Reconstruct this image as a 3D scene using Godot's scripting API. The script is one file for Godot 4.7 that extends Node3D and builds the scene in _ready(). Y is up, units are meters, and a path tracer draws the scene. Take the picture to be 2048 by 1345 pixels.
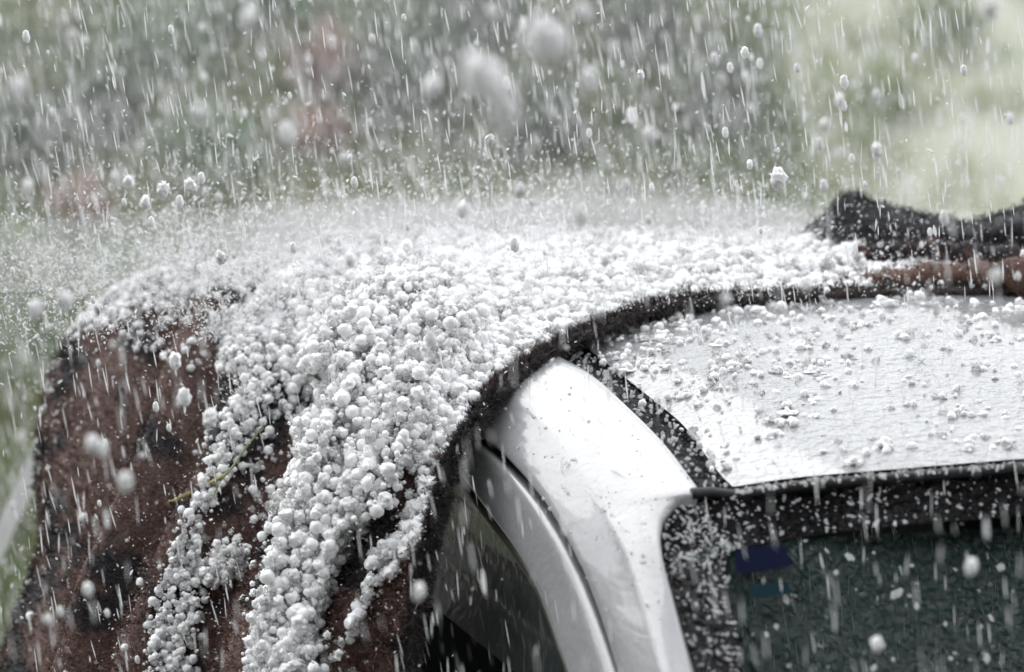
extends Node3D

# Hailstorm: the roof corner of a pale car half covered by a fuzzy blanket on which hail has piled up.
const EYE := Vector3(0, 2.15, 0)
const PITCH := 14.0
const FOCAL_PX := 7005.0
const YAW := 20.0

var rng := RandomNumberGenerator.new()
var fwd: Vector3
var upc: Vector3
var back: Vector3      # towards the rear of the car
var side: Vector3      # across the car, away from the visible flank
var M := {}
var stones: Array[ArrayMesh] = []
var used := {}

# blanket, sampled fine
const BU := 150
const BV := 176
var bp := PackedVector3Array()
var bn := PackedVector3Array()
var bc := PackedColorArray()

func _ready() -> void:
	rng.seed = 20240611
	fwd = Vector3(0, -sin(deg_to_rad(PITCH)), -cos(deg_to_rad(PITCH)))
	upc = Vector3(0, cos(deg_to_rad(PITCH)), -sin(deg_to_rad(PITCH)))
	back = Vector3(-sin(deg_to_rad(YAW)), 0, -cos(deg_to_rad(YAW)))
	side = Vector3(cos(deg_to_rad(YAW)), 0, -sin(deg_to_rad(YAW)))
	camera_and_light()
	make_materials()
	make_ground()
	make_background()
	make_added_house()
	make_car()
	make_blanket()
	make_hail()
	make_stalk()
	make_beads(get_node("car"))
	make_rain()
	make_mist()

# ------------------------------------------------------------------ camera, sky, sun, air
func camera_and_light() -> void:
	var cam := Camera3D.new()
	cam.name = "camera"
	add_child(cam)
	cam.position = EYE
	cam.rotation_degrees = Vector3(-PITCH, 0, 0)
	cam.near = 0.05
	cam.far = 1500.0
	var lens := CameraAttributesPhysical.new()
	lens.frustum_focal_length = 125.0
	lens.frustum_focus_distance = 2.80
	lens.exposure_aperture = 4.6
	lens.frustum_near = 0.05
	lens.frustum_far = 1500.0
	cam.attributes = lens
	cam.current = true
	var sky_mat := ProceduralSkyMaterial.new()
	sky_mat.sky_top_color = Color(0.79, 0.80, 0.815)
	sky_mat.sky_horizon_color = Color(0.975, 0.98, 0.985)
	sky_mat.sky_curve = 0.5
	sky_mat.ground_bottom_color = Color(0.45, 0.45, 0.42)
	sky_mat.ground_horizon_color = Color(0.7, 0.7, 0.68)
	sky_mat.sun_angle_max = 0.0
	var sky := Sky.new()
	sky.sky_material = sky_mat
	var env := Environment.new()
	env.background_mode = Environment.BG_SKY
	env.sky = sky
	env.tonemap_mode = Environment.TONE_MAPPER_LINEAR
	env.tonemap_exposure = 2.75
	env.sdfgi_enabled = true
	env.ssao_enabled = true
	env.ssil_enabled = true
	env.volumetric_fog_enabled = true
	env.volumetric_fog_density = 0.0
	var we := WorldEnvironment.new()
	we.name = "world_environment"
	we.environment = env
	add_child(we)
	var sun := DirectionalLight3D.new()
	sun.name = "veiled_sun"
	sun.light_energy = 0.2
	sun.light_color = Color(1.0, 0.995, 0.985)
	sun.light_angular_distance = 60.0
	sun.shadow_enabled = true
	sun.sky_mode = DirectionalLight3D.SKY_MODE_LIGHT_ONLY
	add_child(sun)
	sun.look_at_from_position(Vector3(-4, 8, -6), Vector3.ZERO)

# ------------------------------------------------------------------ small helpers
func P(px: float, py: float, d: float) -> Vector3:
	return EYE + Vector3.RIGHT * ((px - 1024.0) / FOCAL_PX * d) + upc * (-(py - 672.5) / FOCAL_PX * d) + fwd * d

func to_px(p: Vector3) -> Vector3:
	var q := p - EYE
	var d := q.dot(fwd)
	return Vector3(1024.0 + q.x / d * FOCAL_PX, 672.5 - q.dot(upc) / d * FOCAL_PX, d)

func pts(a: Array) -> PackedVector3Array:
	var o := PackedVector3Array()
	for q in a:
		o.append(P(q[0], q[1], q[2]))
	return o

func cr(a: Vector3, b: Vector3, c: Vector3, d: Vector3, t: float) -> Vector3:
	return 0.5 * (2.0 * b + (c - a) * t + (2.0 * a - 5.0 * b + 4.0 * c - d) * t * t + (3.0 * b - a - 3.0 * c + d) * t * t * t)

func along(c: PackedVector3Array, t: float) -> Vector3:      # Catmull-Rom, t from 0 to size-1
	var n := c.size()
	var k := clampi(int(floor(t)), 0, n - 2)
	var f := t - k
	var a := c[k - 1] if k > 0 else 2.0 * c[0] - c[1]
	var d := c[k + 2] if k + 2 < n else 2.0 * c[n - 1] - c[n - 2]
	return cr(a, c[k], c[k + 1], d, f)

func resample(c: PackedVector3Array, n: int) -> PackedVector3Array:   # evenly by length
	var fine := PackedVector3Array()
	var total := (c.size() - 1) * 24
	for i in total + 1:
		fine.append(along(c, float(i) / 24.0))
	var len := PackedFloat32Array([0.0])
	for i in total:
		len.append(len[i] + fine[i].distance_to(fine[i + 1]))
	var o := PackedVector3Array()
	var k := 0
	for i in n:
		var want := len[total] * i / (n - 1)
		while k < total - 1 and len[k + 1] < want:
			k += 1
		o.append(fine[k].lerp(fine[k + 1], clampf((want - len[k]) / maxf(len[k + 1] - len[k], 1e-9), 0, 1)))
	return o

func sampled(c: PackedVector3Array, n: int) -> PackedVector3Array:    # evenly by control point
	var o := PackedVector3Array()
	for i in n:
		o.append(along(c, float(i) * (c.size() - 1) / (n - 1)))
	return o

# a sheet of rows x cols points; its front faces towards «towards»
func sheet(p: PackedVector3Array, rows: int, cols: int, towards: Vector3, colors := PackedColorArray(), uv_scale := 1.0) -> ArrayMesh:
	var idx := PackedInt32Array()
	var nor := PackedVector3Array()
	nor.resize(p.size())
	var uv := PackedVector2Array()
	uv.resize(p.size())
	var sum := 0.0
	for i in rows - 1:
		for j in cols - 1:
			var a := i * cols + j
			var n := (p[a + cols + 1] - p[a]).cross(p[a + 1] - p[a + cols])
			sum += n.dot(towards - p[a])
	var flip := sum < 0.0
	for i in rows - 1:
		for j in cols - 1:
			var a := i * cols + j
			var b := a + 1
			var c := a + cols
			var d := c + 1
			var n := (p[d] - p[a]).cross(p[b] - p[c]) * (-1.0 if flip else 1.0)
			nor[a] += n
			nor[b] += n
			nor[c] += n
			nor[d] += n
			if flip:
				idx.append_array([a, c, b, b, c, d])
			else:
				idx.append_array([a, b, c, b, d, c])
	for i in rows:
		for j in cols:
			var a := i * cols + j
			nor[a] = nor[a].normalized()
			uv[a] = Vector2(p[a].dot(side), p[a].dot(back)) * uv_scale
	# check the winding: clockwise seen from the front
	var t0 := (p[idx[2]] - p[idx[0]]).cross(p[idx[1]] - p[idx[0]])
	if t0.dot(nor[idx[0]]) < 0.0:
		for i in range(0, idx.size(), 3):
			var s := idx[i + 1]
			idx[i + 1] = idx[i + 2]
			idx[i + 2] = s
	var arr := []
	arr.resize(Mesh.ARRAY_MAX)
	arr[Mesh.ARRAY_VERTEX] = p
	arr[Mesh.ARRAY_NORMAL] = nor
	arr[Mesh.ARRAY_TEX_UV] = uv
	arr[Mesh.ARRAY_INDEX] = idx
	if colors.size():
		arr[Mesh.ARRAY_COLOR] = colors
	var m := ArrayMesh.new()
	m.add_surface_from_arrays(Mesh.PRIMITIVE_TRIANGLES, arr)
	return m

# points between several guide curves (each with the same number of points), eased across
func loft(curves: Array, per: int) -> PackedVector3Array:
	var n: int = curves[0].size()
	var rows := (curves.size() - 1) * per + 1
	var o := PackedVector3Array()
	for i in rows:
		var t := float(i) / per
		for j in n:
			var c := PackedVector3Array()
			for k in curves.size():
				c.append(curves[k][j])
			o.append(along(c, t))
	return o

func tube(path: PackedVector3Array, radii: PackedFloat32Array, n := 10, squash := 1.0, closed := true) -> Array:
	var p := PackedVector3Array()
	for i in path.size():
		var t := (path[mini(i + 1, path.size() - 1)] - path[maxi(i - 1, 0)]).normalized()
		var a := t.cross(Vector3.UP).normalized()
		if a.length() < 0.1:
			a = t.cross(Vector3.RIGHT).normalized()
		var b := a.cross(t).normalized()
		for k in n + 1:
			var w := TAU * k / n
			p.append(path[i] + (a * cos(w) + b * sin(w) * squash) * radii[i])
	if closed:
		var q := PackedVector3Array()
		for k in n + 1:
			q.append(path[0])
		q.append_array(p)
		for k in n + 1:
			q.append(path[path.size() - 1])
		p = q
	return [p, p.size() / (n + 1), n + 1]

func tube_mesh(path: PackedVector3Array, radii: PackedFloat32Array, n := 10, squash := 1.0) -> ArrayMesh:
	var t := tube(path, radii, n, squash)
	var p: PackedVector3Array = t[0]
	var idx := PackedInt32Array()
	var nor := PackedVector3Array()
	nor.resize(p.size())
	var cols: int = t[2]
	for i in int(t[1]) - 1:
		for j in cols - 1:
			var a := i * cols + j
			idx.append_array([a, a + cols, a + 1, a + 1, a + cols, a + cols + 1])
	for i in int(t[1]):
		var mid := path[clampi(i - 1, 0, path.size() - 1)]
		for j in cols:
			var d := p[i * cols + j] - mid
			nor[i * cols + j] = d.normalized() if d.length() > 1e-6 else (path[0] - path[1] if i == 0 else path[path.size() - 1] - path[path.size() - 2]).normalized()
	for i in range(0, idx.size(), 3):
		var f := (p[idx[i + 2]] - p[idx[i]]).cross(p[idx[i + 1]] - p[idx[i]])
		if f.dot(nor[idx[i]] + nor[idx[i + 1]] + nor[idx[i + 2]]) < 0.0:
			var s := idx[i + 1]
			idx[i + 1] = idx[i + 2]
			idx[i + 2] = s
	var arr := []
	arr.resize(Mesh.ARRAY_MAX)
	arr[Mesh.ARRAY_VERTEX] = p
	arr[Mesh.ARRAY_NORMAL] = nor
	arr[Mesh.ARRAY_INDEX] = idx
	var m := ArrayMesh.new()
	m.add_surface_from_arrays(Mesh.PRIMITIVE_TRIANGLES, arr)
	return m

func flat_radii(n: int, r: float) -> PackedFloat32Array:
	var o := PackedFloat32Array()
	o.resize(n)
	o.fill(r)
	return o

func numbered(called: String) -> String:
	var n: int = used.get(called, 0)
	used[called] = n + 1
	return called if n == 0 else "%s_%03d" % [called, n]

func part(called: String, mesh: Mesh, mat: Material, parent: Node) -> MeshInstance3D:
	var o := MeshInstance3D.new()
	o.name = called
	o.mesh = mesh
	if mat:
		o.material_override = mat
	parent.add_child(o, true)
	return o

func thing(called: String, label: String, category: String, group := "", at := Vector3.ZERO) -> Node3D:
	var o := Node3D.new()
	o.name = numbered(called)
	add_child(o)
	o.position = at
	tag(o, label, category, group)
	return o

func tag(o: Node, label: String, category: String, group := "", kind := "") -> void:
	if label:
		o.set_meta("label", label)
	if category:
		o.set_meta("category", category)
	if group:
		o.set_meta("group", group)
	if kind:
		o.set_meta("kind", kind)

func copies(called: String, mesh: Mesh, mat: Material, where: Array, colors := PackedColorArray(), parent: Node = self) -> MultiMeshInstance3D:
	var mm := MultiMesh.new()
	mm.transform_format = MultiMesh.TRANSFORM_3D
	mm.use_colors = colors.size() > 0
	mm.mesh = mesh
	mm.instance_count = where.size()
	for i in where.size():
		mm.set_instance_transform(i, where[i])
		if colors.size():
			mm.set_instance_color(i, colors[i])
	var o := MultiMeshInstance3D.new()
	o.name = called
	o.multimesh = mm
	o.material_override = mat
	parent.add_child(o, true)
	o.set_meta("kind", "stuff")
	return o

# ------------------------------------------------------------------ materials
func noise_image(seed_: int, freq: float, size: int, octaves := 4, kind := FastNoiseLite.TYPE_SIMPLEX_SMOOTH) -> Image:
	var n := FastNoiseLite.new()
	n.seed = seed_
	n.frequency = freq
	n.noise_type = kind
	n.fractal_octaves = octaves
	return n.get_seamless_image(size, size)

func std(color: Color, rough: float, metal := 0.0) -> StandardMaterial3D:      # colour given as linear values
	var m := StandardMaterial3D.new()
	m.albedo_color = color.linear_to_srgb()
	m.roughness = rough
	m.metallic = metal
	return m

func make_materials() -> void:
	var ripple := ImageTexture.create_from_image(noise_image(3, 0.012, 1024, 4))
	var fine := ImageTexture.create_from_image(noise_image(8, 0.035, 1024, 3))
	var paint := std(Color(0.29, 0.295, 0.305), 0.3)
	paint.clearcoat_enabled = true
	paint.clearcoat = 1.0
	paint.clearcoat_roughness = 0.06
	paint.heightmap_enabled = true
	paint.heightmap_texture = fine
	paint.heightmap_scale = 0.06
	paint.uv1_scale = Vector3(3, 3, 3)
	paint.uv1_triplanar = true
	M.paint = paint
	var roof := paint.duplicate()
	roof.heightmap_texture = ripple
	roof.heightmap_scale = 0.8
	roof.uv1_scale = Vector3(5.5, 5.5, 5.5)
	M.roof = roof
	var gutter := std(Color(0.012, 0.013, 0.016), 0.08)
	gutter.heightmap_enabled = true
	gutter.heightmap_texture = ripple
	gutter.heightmap_scale = 1.6
	gutter.uv1_scale = Vector3(7, 7, 7)
	M.gutter = gutter
	M.rubber = std(Color(0.012, 0.012, 0.013), 0.25)
	M.seal = std(Color(0.045, 0.045, 0.035), 0.3)
	M.gap = std(Color(0.006, 0.006, 0.007), 0.5)
	var frit := std(Color(0.006, 0.006, 0.007), 0.05)
	frit.heightmap_enabled = true
	frit.heightmap_texture = ripple
	frit.heightmap_scale = 2.2
	frit.metallic_specular = 0.36
	frit.uv1_scale = Vector3(8, 8, 8)
	M.frit = frit
	var glass := StandardMaterial3D.new()
	glass.albedo_color = Color(0.018, 0.043, 0.037).linear_to_srgb()
	glass.albedo_color.a = 0.55
	glass.roughness = 0.04
	glass.transparency = BaseMaterial3D.TRANSPARENCY_ALPHA
	glass.heightmap_enabled = true
	glass.heightmap_texture = ripple
	glass.heightmap_scale = 1.6
	glass.metallic_specular = 0.36
	glass.uv1_scale = Vector3(6, 6, 6)
	glass.uv1_triplanar = true
	M.windshield = glass
	var sg := StandardMaterial3D.new()
	sg.albedo_color = Color(0.035, 0.042, 0.042).linear_to_srgb()
	sg.albedo_color.a = 0.6
	sg.roughness = 0.06
	sg.transparency = BaseMaterial3D.TRANSPARENCY_ALPHA
	sg.heightmap_enabled = true
	sg.heightmap_texture = fine
	sg.heightmap_scale = 0.03
	sg.uv1_scale = Vector3(2, 2, 2)
	sg.uv1_triplanar = true
	M.side_glass = sg
	M.lining = std(Color(0.02, 0.024, 0.023), 0.8)
	M.sticker = std(Color(0.004, 0.006, 0.022), 0.12)
	M.sticker.metallic_specular = 0.12
	M.sticker_teal = std(Color(0.006, 0.020, 0.028), 0.12)
	M.sticker_teal.metallic_specular = 0.12
	M.tyre = std(Color(0.015, 0.015, 0.015), 0.8)
	M.rim = std(Color(0.5, 0.5, 0.5), 0.3, 0.8)
	var cloth := std(Color(1, 1, 1), 0.75)
	cloth.vertex_color_use_as_albedo = true
	cloth.rim_enabled = true
	cloth.rim = 0.25
	cloth.rim_tint = 0.6
	cloth.heightmap_enabled = true
	cloth.heightmap_texture = fine
	cloth.heightmap_scale = 0.3
	cloth.uv1_scale = Vector3(9, 9, 9)
	cloth.uv1_triplanar = true
	M.cloth = cloth
	var fibre := std(Color(1, 1, 1), 0.35)
	fibre.vertex_color_use_as_albedo = true
	M.fibre = fibre
	var ice := std(Color(0.955, 0.96, 0.965), 0.10)
	ice.backlight_enabled = true
	ice.backlight = Color(0.42, 0.425, 0.43)
	ice.metallic_specular = 0.45
	M.ice = ice
	M.slush = std(Color(0.93, 0.94, 0.95), 0.3)
	var clear := StandardMaterial3D.new()
	clear.albedo_color = Color(0.985, 0.985, 0.985, 0.33)
	clear.refraction_enabled = true
	clear.refraction_scale = 0.031
	clear.roughness = 0.12
	M.clear_ice = clear
	var rain := std(Color(0.92, 0.93, 0.94), 0.4)
	rain.albedo_color.a = 0.62
	rain.transparency = BaseMaterial3D.TRANSPARENCY_ALPHA
	rain.backlight_enabled = true
	rain.backlight = Color(0.8, 0.8, 0.8)
	M.rain = rain
	var drop := std(Color(0.93, 0.94, 0.95), 0.3)
	drop.albedo_color.a = 0.8
	drop.transparency = BaseMaterial3D.TRANSPARENCY_ALPHA
	drop.backlight_enabled = true
	drop.backlight = Color(0.8, 0.8, 0.8)
	M.splash = drop
	var bead := drop.duplicate()
	bead.albedo_color.a = 0.28
	M.bead = bead
	var ground := std(Color(1, 1, 1), 0.95)
	ground.vertex_color_use_as_albedo = true
	M.ground = ground
	var leaf := std(Color(1, 1, 1), 0.6)
	leaf.vertex_color_use_as_albedo = true
	leaf.backlight_enabled = true
	leaf.backlight = Color(0.3, 0.3, 0.3)
	M.leaf = leaf
	M.bark = std(Color(0.06, 0.045, 0.035), 0.9)
	M.white_board = std(Color(0.72, 0.73, 0.72), 0.5)
	M.render_wall = std(Color(0.22, 0.22, 0.225), 0.9)
	M.straw = std(Color(0.32, 0.27, 0.10), 0.5)
	M.green_stalk = std(Color(0.15, 0.18, 0.07), 0.5)

# ------------------------------------------------------------------ ground and what grows on it
func ground_y(x: float, z: float) -> float:
	var k := maxf(0.0, -z - 6.0)
	k = minf(k, 4.2) + 0.9 * (1.0 - exp(-maxf(0.0, k - 4.2) / 0.9))
	return 0.27 * (k * k / (k + 0.6))

func on_ground(px: float, py: float) -> Vector3:
	var d := 5.0
	while d < 40.0:
		var p := P(px, py, d)
		if p.y <= ground_y(p.x, p.z):
			return p
		d += 0.02
	return P(px, py, 20.0)

var patch := FastNoiseLite.new()
var blotch := FastNoiseLite.new()

func soil_color(x: float, z: float) -> Color:
	var a := patch.get_noise_2d(x, z) * 0.5 + 0.5
	var b := blotch.get_noise_2d(x, z) * 0.5 + 0.5
	var c := Color(0.060, 0.075, 0.035).lerp(Color(0.10, 0.085, 0.065), smoothstep(0.42, 0.62, a))
	return c.lerp(Color(0.15, 0.14, 0.11), smoothstep(0.55, 0.8, b) * 0.7)

func make_ground() -> void:
	patch.seed = 5
	patch.frequency = 1.1
	blotch.seed = 9
	blotch.frequency = 3.5
	# one sheet: fine where the picture looks, coarse to the horizon
	var xs := PackedFloat32Array([-600, -200, -60, -20, -8])
	var x := -4.0
	while x <= 4.0:
		xs.append(x)
		x += 0.06
	xs.append_array([8, 20, 60, 200, 600])
	var zs := PackedFloat32Array([60, 10, 0, -3])
	var z := -5.0
	while z >= -14.0:
		zs.append(z)
		z -= 0.08
	zs.append_array([-18, -22, -28, -60, -200, -700])
	var p := PackedVector3Array()
	var c := PackedColorArray()
	for zz in zs:
		for xx in xs:
			p.append(Vector3(xx, ground_y(xx, zz) + blotch.get_noise_2d(xx * 2.0, zz * 2.0) * 0.02, zz))
			c.append(soil_color(xx, zz))
	var g := part("ground", sheet(p, zs.size(), xs.size(), Vector3(0, 1000, 0), c), M.ground, self)
	tag(g, "wet grassy earth bank rising behind the car", "ground", "", "structure")
	# pale gravel path up the bank
	var q := PackedVector3Array()
	var qc := PackedColorArray()
	for i in 60:
		var zz := -5.5 - i * 0.14
		var mid := 1.55 + 0.12 * sin(zz * 0.9) + (-zz - 8.0) * 0.02
		for j in 16:
			var w := 0.78 + 0.10 * blotch.get_noise_1d(zz * 1.5 + (40.0 if j > 7 else 0.0))
			var xx := mid + (float(j) / 15.0 - 0.5) * 2.0 * w
			q.append(Vector3(xx, ground_y(xx, zz) + 0.03 + blotch.get_noise_2d(xx * 3.0, zz * 3.0) * 0.006, zz))
			var n := blotch.get_noise_2d(xx * 1.3 + 60.0, zz * 1.3) * 0.5 + 0.5
			qc.append(Color(0.42, 0.42, 0.37).lerp(Color(0.27, 0.29, 0.19), n))
	var path := part("gravel_path", sheet(q, 60, 16, Vector3(0, 1000, 0), qc), M.ground, self)
	tag(path, "pale gravel path up the grassy bank", "path", "", "structure")

func make_background() -> void:
	# grass tufts
	var st := SurfaceTool.new()
	st.begin(Mesh.PRIMITIVE_TRIANGLES)
	for k in 7:
		var w := TAU * k / 7.0 + rng.randf()
		var dir := Vector3(cos(w), 0, sin(w))
		var across := dir.cross(Vector3.UP) * 0.006
		var base := dir * rng.randf() * 0.02
		var tip := base + dir * rng.randf_range(0.02, 0.07) + Vector3.UP * rng.randf_range(0.08, 0.16)
		st.add_vertex(base - across)
		st.add_vertex(tip)
		st.add_vertex(base + across)
	st.generate_normals()
	var tuft := st.commit()
	var where := []
	var cols := PackedColorArray()
	for i in 16000:
		var x := rng.randf_range(-1.9, 2.2)
		var z := rng.randf_range(-10.5, -5.6)
		var on_path := absf(x - (1.55 + 0.12 * sin(z * 0.9))) < 0.74
		if on_path and rng.randf() < 0.7:
			continue
		var n := patch.get_noise_2d(x, z) * 0.5 + 0.5
		if n > 0.56 and rng.randf() < 0.75:
			continue
		var s := rng.randf_range(0.6, 1.3)
		where.append(Transform3D(Basis(Vector3.UP, rng.randf() * TAU).scaled(Vector3.ONE * s), Vector3(x, ground_y(x, z), z)))
		var c := Color(0.065, 0.125, 0.022).lerp(Color(0.17, 0.21, 0.04), rng.randf()).lerp(Color(0.28, 0.25, 0.12), clampf(blotch.get_noise_2d(x * 0.6, z * 0.6) * 1.2, 0, 1))
		cols.append(c.lerp(Color(0.30, 0.33, 0.17), 0.7) if on_path else c)
	var g := copies("grass", tuft, M.leaf, where, cols)
	tag(g, "blurred green grass covering the bank", "grass", "", "stuff")
	# shrubs: pixel where the crown is seen, size, colour
	var green := Color(0.050, 0.115, 0.025)
	var deep := Color(0.046, 0.066, 0.034)
	var rust := Color(0.22, 0.115, 0.080)
	var lime := Color(0.14, 0.19, 0.045)
	var list := [
		[330, 150, 0.20, green, 0], [520, 40, 0.22, green, 0], [60, 330, 0.16, deep, 1], [215, 270, 0.15, deep, 1], [830, 220, 0.20, deep, 1], [960, 90, 0.20, deep, 1],
		[1090, 300, 0.17, deep, 1], [1290, 120, 0.20, deep, 1], [1430, 260, 0.17, deep, 1], [660, 170, 0.13, rust, 2], [630, 300, 0.11, rust, 2], [165, 430, 0.10, rust, 2], [60, 520, 0.08, lime, 3], [440, 330, 0.14, green, 0],
		[1890, 60, 0.12, lime, 3], [1760, 200, 0.10, lime, 3]]
	var labels := ["mid green leafy shrub on the grassy bank", "dark green dense shrub on the grassy bank", "rusty brown withered shrub on the grassy bank", "yellow green low shrub on the grassy bank"]
	for e in list:
		shrub(on_ground(e[0], e[1] + 60.0), e[2], e[3], labels[e[4]], ["mid green shrubs", "dark green shrubs", "rusty shrubs", "yellow green shrubs"][e[4]])
	# white bar that slopes down behind the blanket
	var a := P(92, 880, 3.75)
	var b := P(-260, 1640, 3.75)
	var bar := thing("white_board", "long white board sloping down beside the blanket, out of focus", "board", "", b)
	var dir := (a - b).normalized()
	var across := dir.cross(Vector3.FORWARD).normalized()
	var box := BoxMesh.new()
	box.size = Vector3(0.019, (a - b).length() + 1.2, 0.02)
	var o := part("board", box, M.white_board, bar)
	o.basis = Basis(across, dir, across.cross(dir))
	o.position = dir * ((a - b).length() * 0.5 - 0.45)

func shrub(at: Vector3, r: float, c: Color, label: String, group: String) -> void:
	var t := thing("shrub", label, "shrub", group, Vector3(at.x, ground_y(at.x, at.z), at.z))
	var st := SurfaceTool.new()
	st.begin(Mesh.PRIMITIVE_TRIANGLES)
	for i in 700:
		var d := Vector3(rng.randfn(), rng.randfn(), rng.randfn()).normalized()
		var lump := 0.75 + 0.35 * sin(d.x * 5.0 + at.x * 9.0) * cos(d.y * 4.0 + at.z * 7.0)
		var p := d * r * lump * pow(rng.randf(), 0.4) + Vector3.UP * r * 0.85
		if p.y < 0.01:
			continue
		var n := (d + Vector3(rng.randfn(), rng.randfn(), rng.randfn()) * 0.6).normalized()
		var a := n.cross(Vector3(rng.randfn(), rng.randfn(), rng.randfn())).normalized() * rng.randf_range(0.014, 0.026)
		var b := n.cross(a) * 0.55
		st.set_color(c * rng.randf_range(0.65, 1.4))
		for q in [p - a, p + b, p + a, p - a, p + a, p - b]:
			st.add_vertex(q)
	st.generate_normals()
	part("crown", st.commit(), M.leaf, t)
	for k in 3:
		var w := TAU * k / 3.0 + at.x
		var tip := Vector3(cos(w) * r * 0.45, r * 1.0, sin(w) * r * 0.45)
		part("stem", tube_mesh(PackedVector3Array([Vector3(cos(w), 0, sin(w)) * 0.01, tip * 0.5 + Vector3.UP * r * 0.1, tip]), PackedFloat32Array([0.009, 0.007, 0.003]), 6), M.bark, t)

# ------------------------------------------------------------------ added, unseen facade behind the eye: blocks sky, darkens reflections
func make_added_house() -> void:
	var h := thing("added_house", "added unseen grey facade with white framed windows, blocking sky light behind the eye", "added_house", "", Vector3(0, 0, 0.9))
	var box := func(called: String, size: Vector3, at: Vector3, mat: Material, parent: Node) -> MeshInstance3D:
		var b := BoxMesh.new()
		b.size = size
		var o := part(called, b, mat, parent)
		o.position = at
		return o
	box.call("wall", Vector3(14, 5.6, 0.3), Vector3(0, 2.8, 0.15), M.render_wall, h)
	box.call("eave", Vector3(15, 0.22, 1.3), Vector3(0, 5.71, -0.35), M.bark, h)
	for x in [-4.2, -1.6, 1.9, 4.4]:
		for y in [1.5, 4.1]:
			var w: MeshInstance3D = box.call("window_frame", Vector3(1.1, 1.3, 0.08), Vector3(x, y, -0.045), M.white_board, h)
			for sx in [-0.26, 0.26]:
				box.call("pane", Vector3(0.46, 1.14, 0.02), Vector3(sx, 0, -0.045), M.rubber, w)

# ------------------------------------------------------------------ the car
var front_edge: PackedVector3Array
var border_out: PackedVector3Array
var pillar_points: PackedVector3Array
var border_in: PackedVector3Array

func roof_at(s: float, l: float) -> Vector3:     # s along the front edge (control points), l metres to the rear
	return along(front_edge, s) + side * (0.018 * smoothstep(0.0, 0.16, l) * maxf(0.0, 1.0 - s * 0.5)) + back * l + Vector3.UP * (0.085 * l - 0.06 * l * l - 2.0 * pow(maxf(0.0, l - 0.6), 2.0))

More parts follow.
